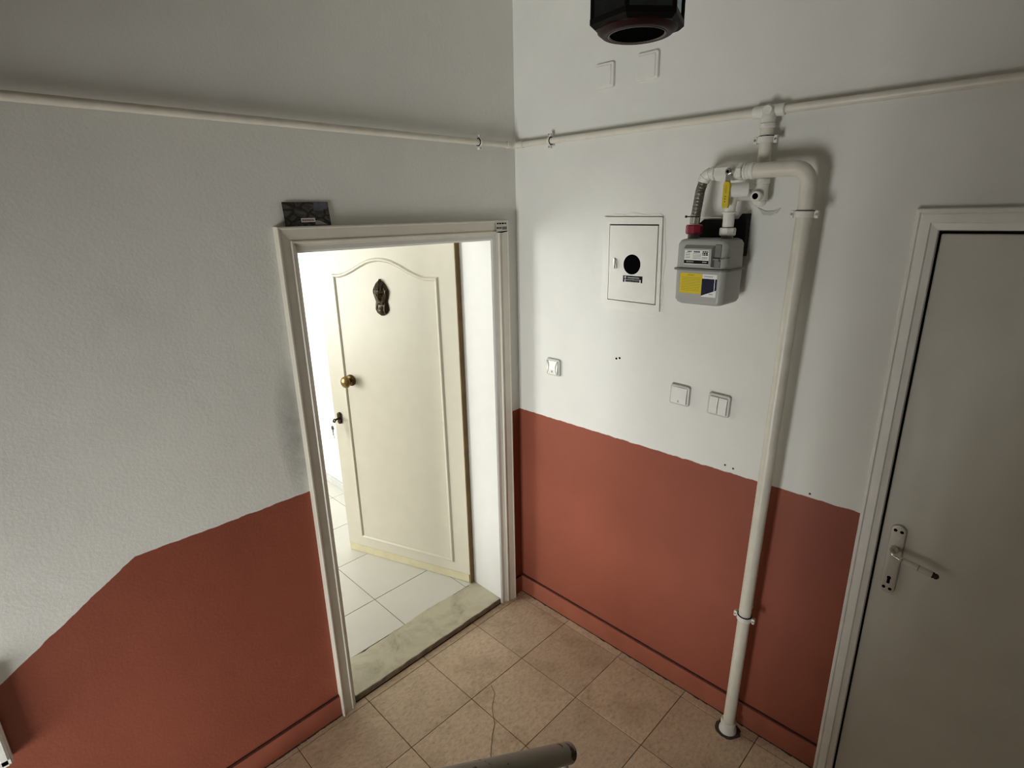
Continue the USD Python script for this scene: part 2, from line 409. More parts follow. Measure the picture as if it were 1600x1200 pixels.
# right wall with the closed door's opening
w = Polygon([(-0.222, -1.85), (2.75, -1.85), (2.75, 4.9), (-0.222, 4.9)], [[(1.645, 0.0), (2.56, 0.0), (2.56, 2.075), (1.645, 2.075)]])
t = Thing('wall_right', 'white plastered wall with red dado behind the gas meter and switches', 'wall', kind='structure')
t.part('plaster', prism(w, -0.20, 0.0, RW), 'wall_paint_right', smooth=False)
for u, v in ((0.6015, 1.5085), (0.6185, 1.5135)):
    t.part('hole', rod((-0.0002, -u, v), (-0.0012, -u, v), 0.0046, 12), 'black', label='small dark screw hole in the plaster')
for pts in ([(1.150, 2.13), (1.175, 2.118), (1.205, 2.118), (1.225, 2.128), (1.215, 2.112), (1.195, 2.104), (1.170, 2.106)],):
    t.part('plaster_patch', prism(Polygon(pts), 0.0, 0.004, RW), 'putty', label='rough grey dab of putty below the gas fitting')
for u, v in ((1.127, 1.163), (1.160, 1.158), (0.190, 1.052), (1.440, 1.150)):
    t.part('chip', prism(ngon(u, v, .0042, 7, u * 9), 0.0, .0008, RW), 'crack', label='small dark chip in the paint')
t = Thing('wall_back', 'white wall behind the upper flight of stairs', 'wall', kind='structure')
t.part('plaster', cbox((-4.9, -2.95, -1.85), (0.2, -2.75, 4.9), 0.001), 'white_plaster', smooth=False)
y0, y1, z0, z1 = STAIR_WIN
w = Polygon([(-2.95, -1.85), (0.222, -1.85), (0.222, 4.9), (-2.95, 4.9)], [[(y0, z0), (y1, z0), (y1, z1), (y0, z1)]])
EW = frame((-4.9, 0, 0), (0, 1, 0), (0, 0, 1))
t = Thing('wall_end', 'white stairwell end wall with the half-landing window', 'wall', kind='structure')
t.part('plaster', prism(w, -0.2, 0.0, EW), 'white_plaster', smooth=False)


def window(name, label, F, u0, u1, v0, v1, n):
    t = Thing(name, label, 'window', tuple(F @ [(u0 + u1) / 2, v0, n, 1])[:3], kind='structure')
    um = (u0 + u1) / 2
    fr = [cbox((u0, v0, n - .03), (u1, v0 + .05, n + .03), .004, F), cbox((u0, v1 - .05, n - .03), (u1, v1, n + .03), .004, F), cbox((u0, v0 + .05, n - .03), (u0 + .05, v1 - .05, n + .03), .004, F),
          cbox((u1 - .05, v0 + .05, n - .03), (u1, v1 - .05, n + .03), .004, F), cbox((um - .03, v0 + .05, n - .03), (um + .03, v1 - .05, n + .03), .004, F)]
    t.part('window_frame', cat(fr), 'casing_paint', smooth=False)
    for a, b in ((u0 + .05, um - .03), (um + .03, u1 - .05)):
        t.part('pane', cbox((a, v0 + .05, n - .002), (b, v1 - .05, n + .002), .0005, F), 'pane_glass', smooth=False)


window('window_1', 'stairwell window above the lower half landing', EW, y0, y1, z0, z1, -0.05)
t = Thing('ceiling', 'white underside of the landing above', 'ceiling', (-0.66, -1.37, ZF), kind='structure')
t.part('slab', cbox((-1.32, -2.75, ZF), (0.0, 0.0, ZF + .16), .002), 'white_plaster', smooth=False)
t.part('slab', cbox((-4.9, -2.75, 4.9), (0.2, 0.222, 5.05), .002), 'white_plaster', smooth=False)


def flight(name, label, x0, z0, sx, n, ya, yb, base):
    """Steps of 0.28 x 0.18 with a sloping soffit; sx = -1 climbs (dz > 0) towards -x."""
    g, r = 0.28, 0.18; top = [(x0, z0)]; x, z = x0, z0
    for k in range(n):
        z += r * base; top.append((x, z))
        if k < n - 1: x += sx * g; top.append((x, z))
    if base > 0:
        poly = top + [(x, z - 0.17), (x0, z0 - 0.17)]
    else:
        poly = top + [(x, z - 0.17), (x0 - 0.001 * sx, z0 - 0.35)]
    F = frame((0, yb, 0), (1, 0, 0), (0, 0, 1))
    t = Thing(name, label, 'stairs', (x0, (ya + yb) / 2, z0), kind='structure')
    t.part('flight', prism(Polygon(poly).buffer(0), 0.0, yb - ya, F), 'stone', smooth=False)
    return x, z


xu, zu = flight('stair_flight', 'stone stairs climbing from the landing to the upper half landing', -1.32, 0.0, -1, 9, -2.75, -1.34, 1)
xd, zd = flight('stair_flight', 'stone stairs going down along the left wall', -1.75, 0.0, -1, 9, -1.26, 0.0, -1)
flight('stair_flight', 'underside of the stairs rising above the left wall', xu, zu, 1, 9, -1.26, 0.0, 1)
t = Thing('half_landing', 'stone half landings at the window end of the stairwell', 'landing', (-4.2, -1.37, zd), kind='structure')
t.part('slab', cbox((-4.9, -2.75, zd - .16), (xd, 0.0, zd), .002), 'stone', smooth=False)
t.part('slab', cbox((xd, -2.75, zd - .16), (0.0, 0.0, zd - .05), .002), 'stone', smooth=False)
t.part('slab', cbox((-4.9, -2.75, zu - .16), (xu, 0.0, zu), .002), 'white_plaster', smooth=False)

# landing floor: slab, worn grout and one mesh per tile
t = Thing('floor', 'beige worn stone-tiled stair landing in front of the open doorway', 'floor', (-0.8, -1.3, 0), kind='structure')
t.part('grout', cbox((-1.75, -2.75, -0.15), (0.0, 0.0, -0.0025), .0005), 'grout_brown', smooth=False)
xs = [-1.748, -1.728, -1.395, -1.0615, -0.7265, -0.392, -0.058, -0.001]
ys = [-2.749, -2.735, -2.40, -2.065, -1.73, -1.392, -1.056, -0.711, -0.370, -0.040, -0.0005]
for i in range(len(xs) - 1):
    for j in range(len(ys) - 1):
        if xs[i + 1] - xs[i] < .03 or ys[j + 1] - ys[j] < .02: continue
        lo = (xs[i] + .0013, ys[j] + .0013, -0.012); dz = rng.uniform(-.0006, .0006)
        t.part('tile', cbox(lo, (xs[i + 1] - .0013, ys[j + 1] - .0013, dz), .0010), 'landing_tile', smooth=False)
# hair cracks across one tile
for pts in ([(-0.613, -0.380), (-0.632, -0.425), (-0.691, -0.469), (-0.716, -0.501), (-0.744, -0.542), (-0.790, -0.574), (-0.857, -0.636), (-0.90, -0.70)],):
    c = tube([(x, y, 0.0004) for x, y in pts], 0.0011, 6); t.part('crack', c, 'crack')
# dirt line along the foot of both walls
for a, b, nm in (((-0.012, -0.02), (-0.012, -1.58), 'dirt'), ((-1.75, -0.012), (-1.19, -0.012), 'dirt')):
    n = 40; P = np.linspace(a, b, n); out = []
    for k in range(n):
        out.append(hull(np.array([[*(P[k] + d), h] for d in ((-.004 - rng.uniform(0, .006), -.024), (-.004, .024), (.0, -.024), (.0, .024)) for h in (0.0003, 0.0016)])) if nm and k % 1 == 0 and a[0] == b[0] else
                   hull(np.array([[P[k][0] + d0, P[k][1] - d1, h] for d0 in (-.009, .009) for d1 in (0, .004 + rng.uniform(0, .005)) for h in (0.0003, 0.0016)])))
    t.part('dirt', cat(out), 'dirt', kind='stuff', label='dark dirt line at the foot of the wall')

# red skirting boards with the dark joint above them
t = Thing('baseboard_right', 'red painted skirting along the foot of the wall under the gas meter', 'baseboard', (0, -0.8, 0), kind='structure')
t.part('board', cbox((0.0, 0.0, 0.0), (1.604, 0.106, 0.013), .002, RW), 'red_skirting', smooth=False)
t.part('joint', cbox((0.0, 0.104, 0.0), (1.604, 0.1115, 0.006), .0005, RW), 'skirting_gap', smooth=False)
t = Thing('baseboard_left', 'red painted skirting left of the open doorway and in the corner beside it', 'baseboard', (-1.45, 0, 0), kind='structure')
for a, b in ((-1.75, -1.18), (-0.08, -0.013)):
    t.part('board', cbox((a, 0.0, 0.0), (b, 0.100, 0.013), .002, LW), 'red_skirting', smooth=False)
    t.part('joint', cbox((a, 0.098, 0.0), (b, 0.105, 0.006), .0005, LW), 'skirting_gap', smooth=False)

# door casings (w from the outer edge inward, t out of the wall)
CP = [(0, 0), (0, .027), (.002, .031), (.006, .031), (.010, .0275), (.046, .019), (.050, .023), (.055, .022), (.059, .014), (.066, .010), (.070, .007), (.070, 0)]
t = Thing('trim_1', 'cream moulded casing around the open doorway', 'door casing', (-0.63, 0, 0), kind='structure')
legs = moulding([(-0.08, 0.0), (-0.08, 2.10), (-1.181, 2.10), (-1.181, 0.0)], CP, LW)
for leg in legs: t.part('casing', leg, 'casing_paint', smooth=20)
lin = [(-0.150, -0.176), (-1.13, -1.108)]
LP = [(0, -.222), (0, .008), (.018, .008), (.0255, .002), (.0255, -.222)]
for leg in moulding([(-0.150, 0.0), (-0.150, 2.035), (-1.133, 2.035), (-1.133, 0.0)], LP, LW): t.part('jamb', leg, 'jamb_white', smooth=20)
t.part('rebate_strip', cbox((-0.204, 0.224, 0.03), (-0.1765, 0.250, 2.03), .001), 'raw_wood', smooth=False, label='dark unpainted wood strip in the rebate')
t = Thing('trim_2', 'cream moulded casing around the closed grey door', 'door casing', (0, -2.1, 0), kind='structure')
CP2 = [(0, 0), (0, .020), (.003, .025), (.010, .0255), (.013, .022), (.017, .024), (.038, .024), (.041, .020), (.058, .018), (.060, .014), (.060, 0)]
for leg in moulding([(2.606, 0.0), (2.606, 2.119), (1.604, 2.119), (1.604, 0.0)], CP2, RW): t.part('casing', leg, 'casing_white', smooth=20)
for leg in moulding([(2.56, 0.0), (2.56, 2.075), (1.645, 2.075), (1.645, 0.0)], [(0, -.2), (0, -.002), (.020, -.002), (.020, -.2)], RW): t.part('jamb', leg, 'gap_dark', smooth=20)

# marble threshold: chipped, uneven back edge, dark dirty riser
back = [(-1.107, 0.170)] + [(x, 0.226 + 0.010 * math.sin(x * 9) + rng.uniform(-.004, .004)) for x in np.linspace(-1.10, -0.23, 26)] + [(-0.20, 0.235), (-0.1765, 0.235)]
front = [(x, 0.004 + rng.uniform(-.002, .002)) for x in np.linspace(-0.1765, -1.10, 30)]
P = Polygon(front + back).buffer(0)
t = Thing('threshold', 'veined greenish marble slab in the open doorway', 'threshold', (-0.64, 0.1, 0), kind='structure')
t.part('slab', prism(P, 0.004, 0.0315, FL), 'threshold_marble', smooth=False)
t.part('riser', cbox((-1.104, 0.0005, 0.0), (-0.178, 0.03, 0.0265), .003), 'riser_dirt', smooth=False, label='dirty dark front of the threshold')

# ------------------------------------------------------------------ the flat's hall seen through the doorway
t = Thing('floor_hall', 'pale glazed tile floor inside the flat', 'floor', (-1.8, 1.9, 0.03), kind='structure')
t.part('grout', cbox((-3.6, 0.222, -0.1), (-0.12, 3.6, 0.0275), .0005), 'grout_grey', smooth=False)
gx = [-0.125] + [-0.245 - 0.43 * k for k in range(8)] + [-3.6]; gy = [0.224] + [0.522 + 0.43 * k for k in range(8)] + [3.6]
for i in range(len(gx) - 1):
    for j in range(len(gy) - 1):
        if gx[i] - gx[i + 1] > .02 and gy[j + 1] - gy[j] > .02:
            t.part('tile', cbox((gx[i + 1] + .0018, gy[j] + .0018, 0.018), (gx[i] - .0018, gy[j + 1] - .0018, 0.0302), .0008), 'hall_tile', smooth=False)
t = Thing('wall_hall', 'bright white walls of the hall inside the flat', 'wall', (-1.8, 3.6, 0), kind='structure')
t.part('plaster', cbox((-3.8, 3.6, -0.1), (0.1, 3.75, 2.7), .001), 'hall_white', smooth=False)
t.part('plaster', cbox((-0.12, 0.262, -0.1), (0.1, 3.6, 2.7), .001), 'hall_white', smooth=False)
y0, y1, z0, z1 = HALL_WIN
HE = frame((-3.6, 0, 0), (0, 1, 0), (0, 0, 1))
t.part('plaster', prism(Polygon([(0.222, -.1), (3.6, -.1), (3.6, 2.7), (0.222, 2.7)], [[(y0, z0), (y1, z0), (y1, z1), (y0, z1)]]), -0.2, 0, HE), 'hall_white', smooth=False)
window('window_2', 'hall window inside the flat, out of sight left of the doorway', HE, y0, y1, z0, z1, -0.05)
t = Thing('ceiling_hall', 'white ceiling of the hall inside the flat', 'ceiling', (-1.8, 1.9, 2.6), kind='structure')
t.part('slab', cbox((-3.8, 0.222, 2.6), (0.1, 3.75, 2.75), .001), 'hall_white', smooth=False)
t = Thing('baseboard_hall', 'pale grey skirting along the right wall of the hall', 'baseboard', (-0.12, 2.0, 0.03), kind='structure')
t.part('board', cbox((-0.132, 0.27, 0.03), (-0.12, 3.6, 0.095), .002), 'hall_skirting', smooth=False)

# ------------------------------------------------------------------ the open cream door
t = Thing('door_1', 'open cream door with arched panel, brass knob and bronze head knocker', 'door', (-0.2, 0.22, 0.03), kind='structure')
L0, L1 = -0.912, -0.010
t.part('leaf', cbox((L0, 0.0865, -0.042), (L1, 2.045, 0.0), .002, LEAF), 'door_cream', smooth=False)
t.part('door_sweep', cbox((L0, 0.0325, -0.038), (L1, 0.0835, -0.003), .001, LEAF), 'sweep_yellow', smooth=False, label='yellowish strip along the foot of the door')
# raised panel moulding with the arched head
ARCH = PchipInterpolator([0, .065, .125, .197, .25, .29, .33, .36], [1.917, 1.909, 1.887, 1.853, 1.833, 1.825, 1.825, 1.826])
arch = []
for k in range(49):
    s = k / 48; u = -0.803 + s * 0.688
    h = float(ARCH(min(abs(u + 0.475), 0.36)))
    arch.append((u, h))
ring = [(-0.115, 0.150), *arch[::-1], (-0.803, 0.150)]
inner = Polygon(ring)
wide = [(-0.020, 0.0), (-0.018, .004), (-0.012, .0085), (-0.006, .0085), (0.0, .003), (0.002, 0.0)]
mp = []
for a, b, ha, hb in [(w0, w1, t0, t1) for (w0, t0), (w1, t1) in zip(wide, wide[1:])]: pass
rings = []
for w0, t0 in wide:
    p = inner.buffer(w0, join_style=2)
    rings.append((p, t0))


def contour(p, n=160):
    ex = p.exterior; c0 = np.array(ex.coords)
    k = np.argmin(c0[:, 0] * 1.0 + c0[:, 1]); start = ex.project(Point(c0[k]))
    return np.array([ex.interpolate((start + ex.length * i / n) % ex.length).coords[0] for i in range(n)])


# ring built by offsetting each outline vertex along its mitre, so corners stay sharp
def offset_ring(P, d):
    P = np.array(P); A = np.roll(P, 1, 0); B = np.roll(P, -1, 0)
    d1 = P - A; d1 /= np.linalg.norm(d1, axis=1)[:, None]; d2 = B - P; d2 /= np.linalg.norm(d2, axis=1)[:, None]
    n1 = np.column_stack([-d1[:, 1], d1[:, 0]]); n2 = np.column_stack([-d2[:, 1], d2[:, 0]]); m = n1 + n2
    return P + d * m / np.einsum('ij,ij->i', m, n1)[:, None]


ccw = ring if Polygon(ring).exterior.is_ccw else ring[::-1]
loops = [np.column_stack([offset_ring(ccw, -w0), np.full(len(ccw), t0 + 0.0002)]) for w0, t0 in wide]
k = len(ccw); V = np.vstack(loops); F = []
for i in range(len(loops) - 1):
    for j in range(k):
        q = [i * k + j, i * k + (j + 1) % k, (i + 1) * k + (j + 1) % k, (i + 1) * k + j]; F += [[q[0], q[1], q[2]], [q[0], q[2], q[3]]]
g = trimesh.Trimesh(V, F, process=False); g.apply_transform(LEAF)
t.part('panel_moulding', g, 'door_cream', smooth=35)


def L(u, v, n): return (LEAF @ [u, v, n, 1])[:3]


NL = LEAF[:3, 2]
# knob
ku, kv = -0.750, 1.213
kp = t.part('knob', lathe([(0, .036), (.016, .036), (.030, .040), (.034, .048), (.032, .056), (.024, .062), (.010, .0655), (0, .066)], L(ku, kv, 0), NL), 'brass', 50, label='round brass door knob')
t.part('rosette', lathe([(.034, 0), (.034, .005), (.030, .010), (.018, .013), (.012, .018), (.011, .028), (.016, .036)], L(ku, kv, 0), NL), 'brass_dark', 40, under=kp)
# lock escutcheon
lu, lv = -0.868, 0.962
lp = t.part('lock_plate', bev(rrect(lu - .014, lu + .014, lv - .037, lv + .037, .0135), 0, .011, .003, LEAF), 'bronze', 40, label='dark lock escutcheon')
for dv in (-.024, .026): t.part('screw', rod(L(lu, lv + dv, .010), L(lu, lv + dv, .0125), .0045, 10), 'brass_dark', under=lp)
t.part('cylinder', rod(L(lu, lv, .008), L(lu, lv, .020), .0085, 16), 'brass_dark', under=lp)
for v in (1.091, 1.045): t.part('latch_bolt', cbox((L0 - .002, v - .008, -.028), (L0 + .0015, v + .008, -.0035), .001, LEAF), 'steel', smooth=False)
# bronze knocker: a crested, bearded head over a striker plate
gu, gv = np.meshgrid(np.linspace(-.056, .056, 57), np.linspace(-.098, .098, 99))
s = gv / .098
half = np.interp(s, [-1, -.95, -.86, -.68, -.40, -.24, -.10, .1, .37, .55, .72, .86, .92, 1.0], [.012, .020, .034, .046, .043, .039, .043, .049, .0515, .043, .033, .020, .008, .004])
ins = np.clip((half - np.abs(gu)) / .012, 0, 1)


def bump2(cu, cv, ru, rv, h): return h * np.exp(-((gu - cu) / ru) ** 2 - ((gv - cv) / rv) ** 2)


hgt = .010 * np.sqrt(ins) + bump2(0, .022, .030, .045, .018) + bump2(0, -.001, .007, .022, .014) + bump2(0, .055, .022, .016, .010) - bump2(-.015, .014, .008, .007, .010) - bump2(.015, .014, .008, .007, .010) \
    + bump2(-.013, .026, .012, .004, .005) + bump2(.013, .026, .012, .004, .005) - bump2(0, -.020, .013, .003, .006) + bump2(-.014, -.030, .010, .012, .006) + bump2(.014, -.030, .010, .012, .006) \
    + bump2(-.041, .030, .005, .018, .006) + bump2(.041, .030, .005, .018, .006) + bump2(0, .085, .007, .012, .012) + .003 * np.sin(gu * 420) * (s > .42) * ins
hgt = np.where(ins > 0, np.maximum(hgt, .002), 0)


def relief(mask, h):
    idx = -np.ones(gu.shape, int); V, F = [], []
    for i in range(gu.shape[0] - 1):
        for j in range(gu.shape[1] - 1):
            if not mask[i:i + 2, j:j + 2].any(): continue
            q = []
            for a, b in ((i, j), (i, j + 1), (i + 1, j + 1), (i + 1, j)):
                if idx[a, b] < 0:
                    idx[a, b] = len(V); uu = np.clip(gu[a, b], -half[a, b], half[a, b]); V.append((uu + KU, gv[a, b] + KV, h[a, b]))
                q.append(idx[a, b])
            F += [[q[0], q[1], q[2]], [q[0], q[2], q[3]]]
    m = trimesh.Trimesh(V, F, process=False); m.apply_transform(LEAF); return m


KU, KV = -0.477, 1.709
kn = t.part('knocker', relief((ins > 0) & (s > -.40), hgt), 'bronze', 60, label='dark bronze door knocker shaped as a crested head')
hs = .012 * np.sqrt(ins) + bump2(0, -.070, .022, .018, .010) + bump2(-.026, -.06, .004, .02, .006) + bump2(.026, -.06, .004, .02, .006)
t.part('striker', relief((ins > 0) & (s <= -.36), hs), 'bronze', 60, under=kn)

# keys in the lock: one turned in the cylinder, one hanging from the ring
k0 = L(lu, lv, .020)
t = Thing('key_bunch', 'dark keys hanging from the lock of the open cream door', 'keys', tuple(k0))
kf = LEAF.copy(); kf[:3, 3] = L(lu, lv, 0)
t.part('key', cat(cbox((-.0015, -.006, .021), (.0015, .006, .040), .0005, kf), prism(Point(0, 0).buffer(.0125, quad_segs=6).difference(Point(0, 0).buffer(.004)), -.0015, .0015, frame(L(lu, lv - .002, .050), NL, (0, 0, 1)))), 'bronze', smooth=False)
rp = [(L(lu - .004, lv - .020, .056) + .015 * (math.cos(a) * np.array([0, 0, 1]) + math.sin(a) * NL)) for a in np.linspace(0, 2 * math.pi, 25)]
t.part('ring', tube(rp, .0012, 8, False), 'steel')
hp = L(lu - .012, lv - .045, .060)
hf = frame(hp, (math.cos(.3) * LEAF[:3, 0] + math.sin(.3) * NL), (0, 0, 1))
t.part('key', cat(prism(ngon(0, -.002, .013, 14).difference(Point(0, .004).buffer(.004)), -.0015, .0015, hf), prism(Polygon([(-.004, -.012), (.004, -.012), (.0035, -.034), (.005, -.038), (.0035, -.046), (-.001, -.050), (-.004, -.046)]), -.001, .001, hf)), 'bronze', smooth=False)
t.part('key', prism(Polygon([(.004, -.030), (.008, -.032), (.014, -.062), (.011, -.066), (.007, -.060)]), .001, .003, hf), 'steel', smooth=False, label='bright steel key blade')

# ------------------------------------------------------------------ the closed grey door at the right
t = Thing('door_2', 'closed flat grey-beige door with steel handle plate at the right edge', 'door', (0, -2.1, 0), kind='structure')
t.part('door_stop', cbox((1.64, 0.0, -.195), (2.565, 2.08, -.055), .001, RW), 'gap_dark', smooth=False)  # backing added behind the leaf to keep sky light out of the gap
t.part('leaf', cbox((1.670, 0.006, -0.045), (2.536, 2.050, 0.004), .003, RW), 'door_grey', smooth=False)
pu, pv = 1.7155, 1.013
PR = frame((0, -pu, pv), (0, -math.cos(.02), math.sin(.02)), (0, math.sin(.02), math.cos(.02)))
PR = frame((-0.004, -pu, pv), (0, -1, 0), (0, 0, 1))
hp_ = t.part('handle_plate', bev(rrect(-.0215, .0215, -.128, .128, .021), 0, .009, .0035, PR), 'plate_steel', 30, label='rounded steel handle plate')
for du, dv in ((-.0085, .108), (.0095, .106), (-.0095, -.107), (.0085, -.109)):
    t.part('screw', rod((-0.0125, -(pu + du), pv + dv), (-0.0140, -(pu + du), pv + dv), .0052, 12), 'black', under=hp_)
t.part('keyhole', prism(Point(0, -.068).buffer(.0058).union(sbox(-.0042, -.090, .0042, -.068)), .0090, .0096, PR), 'black', smooth=False, under=hp_)
nk = (-0.013, -(pu - .001), pv + .040)
hb = t.part('lever_neck', cat(lathe([(.013, 0), (.013, .006), (.009, .012), (.0075, .02)], nk, (-1, 0, 0)),
            tube(fillet([(-0.020, nk[1], nk[2]), (-0.052, nk[1], nk[2]), (-0.056, nk[1] - .030, nk[2] - .006)], .012), .0068, 14), lathe([(.0068, 0), (.0098, .003), (.0098, .007), (.0068, .010)], (-0.0555, nk[1] - .024, nk[2] - .0045), (-.02, -1, -.13))), 'chrome', 40, label='curved chrome lever neck')
a, b = np.array((-0.0555, nk[1] - .030, nk[2] - .006)), np.array((-0.053, nk[1] - .112, nk[2] - .022))
mid = a + (b - a) * .52
dd = (b - a) / np.linalg.norm(b - a)
t.part('grip', tube([a, a + (b - a) * .06, mid, a + (b - a) * .9, b], [.0075, .0088, .0098, .0104, .009], 18), 'grip_white', 40, label='off-white lever grip')
t.part('grip_ring', rod(mid, mid + dd * .0022, .0102, 18), 'matt_black', label='thin dark ring round the grip')
t.part('grip_end', lathe([(.0096, 0), (.0102, .003), (.008, .006), (.0094, .010), (.0075, .015), (.003, .018), (0, .0185)], b - dd * .002, dd), 'bronze', 40, label='dark metal end of the lever')

# ------------------------------------------------------------------ gas pipework
def clamp(name, c, axis, r, wall, label, wdt=.019, tilt=0.0):
    """Pipe clamp: band, two ears with screws, stand-off bolt to the wall. c centre, axis of the pipe, wall = unit vector into the wall, reach = distance."""
    c = np.array(c, float); axis = np.array(axis, float); axis /= np.linalg.norm(axis)
    wl, reach = np.array(wall[0], float), wall[1]; side = np.cross(axis, wl)
    t = Thing(name, label, 'pipe clamp', tuple(c), group='clamps on the gas pipes')
    F = frame(c, side, wl)
    if np.dot(F[:3, 2], axis) < 0: pass
    band = Point(0, 0).buffer(r + .0050, quad_segs=8).difference(Point(0, 0).buffer(r + .0008, quad_segs=8))
    t.part('band', prism(band, -wdt / 2, wdt / 2, F), 'pipe_white', 30)
    up = 1 if F[2, 2] >= 0 else -1
    shadow_shape = Point(0, 0).buffer(r + .0036, quad_segs=8).difference(Point(0, 0).buffer(r + .0008, quad_segs=8))
    t.part('rubber_lining', prism(shadow_shape, *sorted((up * wdt / 2, up * (wdt / 2 + .0022))), F), 'matt_black', 30, label='thin black ring painted in as the shadow line above the band')  # black ring stands in for the clearance shadow at the band edge
    for sg in (-1, 1):
        e = t.part('ear', cat(cbox((sg * (r + .002) - .005 + sg * .010, -.0075, -wdt / 2 - .002), (sg * (r + .002) + .005 + sg * .010, .0075, wdt / 2 + .002), .0012, F),
                          cbox((min(sg * r, sg * (r + .012)), -.0035, -wdt / 2), (max(sg * r, sg * (r + .012)), .0035, wdt / 2), .001, F)), 'pipe_white', smooth=False)
        s0 = c + side * sg * (r + .012)
        t.part('screw', rod(s0 - wl * .0095, s0 - wl * .0070, .0038, 10), 'steel', under=e)
    t.part('bolt', rod(c + wl * (r + .001), c + wl * reach, .0045, 12), 'pipe_cream')


PX = 0.030
t = Thing('gas_pipe', 'thin cream gas pipe running along both walls with a thicker drop to the meter', 'pipe', (-PX, -PX, 2.424))
lc = t.part('pipe_run', rod((-3.9, -PX, 2.424), (-0.075, -PX, 2.424), .0125, 20), 'pipe_cream', 40)
t.part('elbow', tube(fillet([(-0.085, -PX, 2.424), (-PX, -PX, 2.424), (-PX, -0.085, 2.424)], .026), .0150, 20), 'pipe_cream', 40)
t.part('pipe_run', cat(rod((-PX, -0.075, 2.424), (-PX, -1.120, 2.424), .0125, 20)), 'pipe_cream', 40)
t.part('pipe_run', cat(rod((-PX, -1.208, 2.424), (-PX, -2.7, 2.424), .0125, 20)), 'pipe_cream', 40)
DX, DY = -0.045, -1.170
t.part('tee', cat(rod((-PX - .002, -1.116, 2.424), (-PX - .002, -1.216, 2.424), .0185, 20, .003), tube(fillet([(-.034, DY - .002, 2.424), (-.044, DY, 2.40), (DX, DY, 2.372)], .012), .0215, 20),
                  rod((DX, DY, 2.388), (DX, DY, 2.372), .0245, 22, .003), lathe([(0, 0), (.014, .0), (.018, .008), (.018, .02)], (-.062, DY, 2.424), (1, 0, 0))), 'pipe_white', 40)
t.part('pipe_drop', rod((DX, DY, 2.378), (DX, DY, 2.20), .0200, 24), 'pipe_cream', 40)
fit = t.part('angle_fitting', cat(rod((DX, DY, 2.222), (DX, DY, 2.204), .0265, 24, .003), rod((DX, DY, 2.206), (DX, DY, 2.150), .0235, 24), lathe([(.0235, 0), (.020, .010), (.010, .016), (0, .017)], (DX, DY, 2.150), (0, 0, -1)),
                           rod((DX - .01, DY, 2.166), (DX - .040, DY, 2.166), .0175, 20, .003), rod((DX, DY + .010, 2.172), (DX - .008, DY + .045, 2.172), .019, 20)), 'pipe_white', 40)
t.part('plug', rod((DX - .0395, DY, 2.166), (DX - .0415, DY, 2.166), .0095, 16), 'black', under=fit, label='dark round opening of the fitting')

t.part('outlet_nipple', cat(rod((-0.112, -1.101, 2.0695), (-0.112, -1.100, 2.118), .0185, 22), rod((-0.112, -1.1, 2.113), (-0.112, -1.1, 2.120), .0225, 22)), 'pipe_white', 40)
t.part('outlet_elbow', tube(fillet([(-0.112, -1.100, 2.119), (-0.110, -1.104, 2.172), (DX - .012, DY + .035, 2.172)], .022), .0190, 22), 'pipe_white', 40)
t.part('end_cap', rod((-0.132, -1.106, 2.186), (-0.104, -1.154, 2.188), .0225, 24, .003), 'plastic_white', 40, label='smooth white plastic cap')

t = Thing('gas_riser', 'thick cream gas pipe rising from the floor and bending over to the valve', 'pipe', (-0.075, -1.284, 0))
AX, AZ = -0.108, 2.243
riser = fillet([(-0.075, -1.284, 0.0), (-0.080, -1.297, 0.58), (-0.089, -1.315, 1.32), (-0.1003, -1.3340, 2.15), (AX, -1.334, AZ), (AX, -1.166, AZ)], .045, 10)
t.part('pipe', tube(riser, .0235, 28), 'pipe_cream', 40)
t.part('socket', cat(rod((AX, -1.172, AZ), (AX, -1.156, AZ), .0262, 26, .003), rod((AX, -1.158, AZ), (AX, -1.140, AZ), .0242, 26), rod((AX, -1.147, AZ), (AX, -1.1365, AZ), .0262, 26, .003)), 'pipe_white', 40)
t.part('floor_collar', cat(lathe([(.0, .001), (.036, .001), (.035, .010), (.031, .020), (.029, .036), (.032, .042), (.030, .052), (.024, .055)], (-0.0755, -1.2842, 0), (0, 0, 1))), 'pipe_white', 40, label='lumpy white collar where the pipe meets the floor')
pts = [(-0.0755 + (.046 + rng.uniform(0, .010)) * math.cos(a), -1.284 + (.046 + rng.uniform(0, .010)) * math.sin(a)) for a in np.linspace(0, 2 * math.pi, 26)[:-1]]
t.part('hole_edge', prism(Polygon([p for p in pts]).intersection(sbox(-1, -2, -0.014, 0)), 0.0008, 0.002, FL), 'dirt', smooth=False, label='dark broken edge of the hole round the pipe')

t = Thing('gas_valve', 'white painted ball valve with yellow lever hanging over the meter', 'valve', (AX, -1.08, AZ))
VY = -1.104
t.part('body', cat(hexnut((AX, VY - .030, AZ), (AX, VY - .012, AZ), .0265), lathe([(.021, 0), (.0245, .006), (.0265, .018), (.0245, .030), (.021, .036)], (AX, VY - .018, AZ), (0, 1, 0)), hexnut((AX, VY + .014, AZ), (AX, -1.0425, AZ), .0255, .3)), 'pipe_white', 30)
t.part('stem', cat(rod((AX - .02, VY, AZ), (AX - .045, VY, AZ), .0105, 18), hexnut((AX - .043, VY, AZ), (AX - .051, VY, AZ), .0088)), 'steel', 30)
t.part('stem_end', rod((AX - .0508, VY, AZ), (AX - .0528, VY, AZ), .0045, 12), 'black')
HF = frame((AX - .042, VY, AZ - .012), (0, -1, 0), (0, 0, 1))
arm = Point(0, .012).buffer(.0115).union(Polygon([(-.0075, .008), (.0075, .008), (.0085, -.034), (-.0085, -.034)]))
t.part('lever_arm', prism(arm, 0, .0025, HF), 'steel', smooth=False)
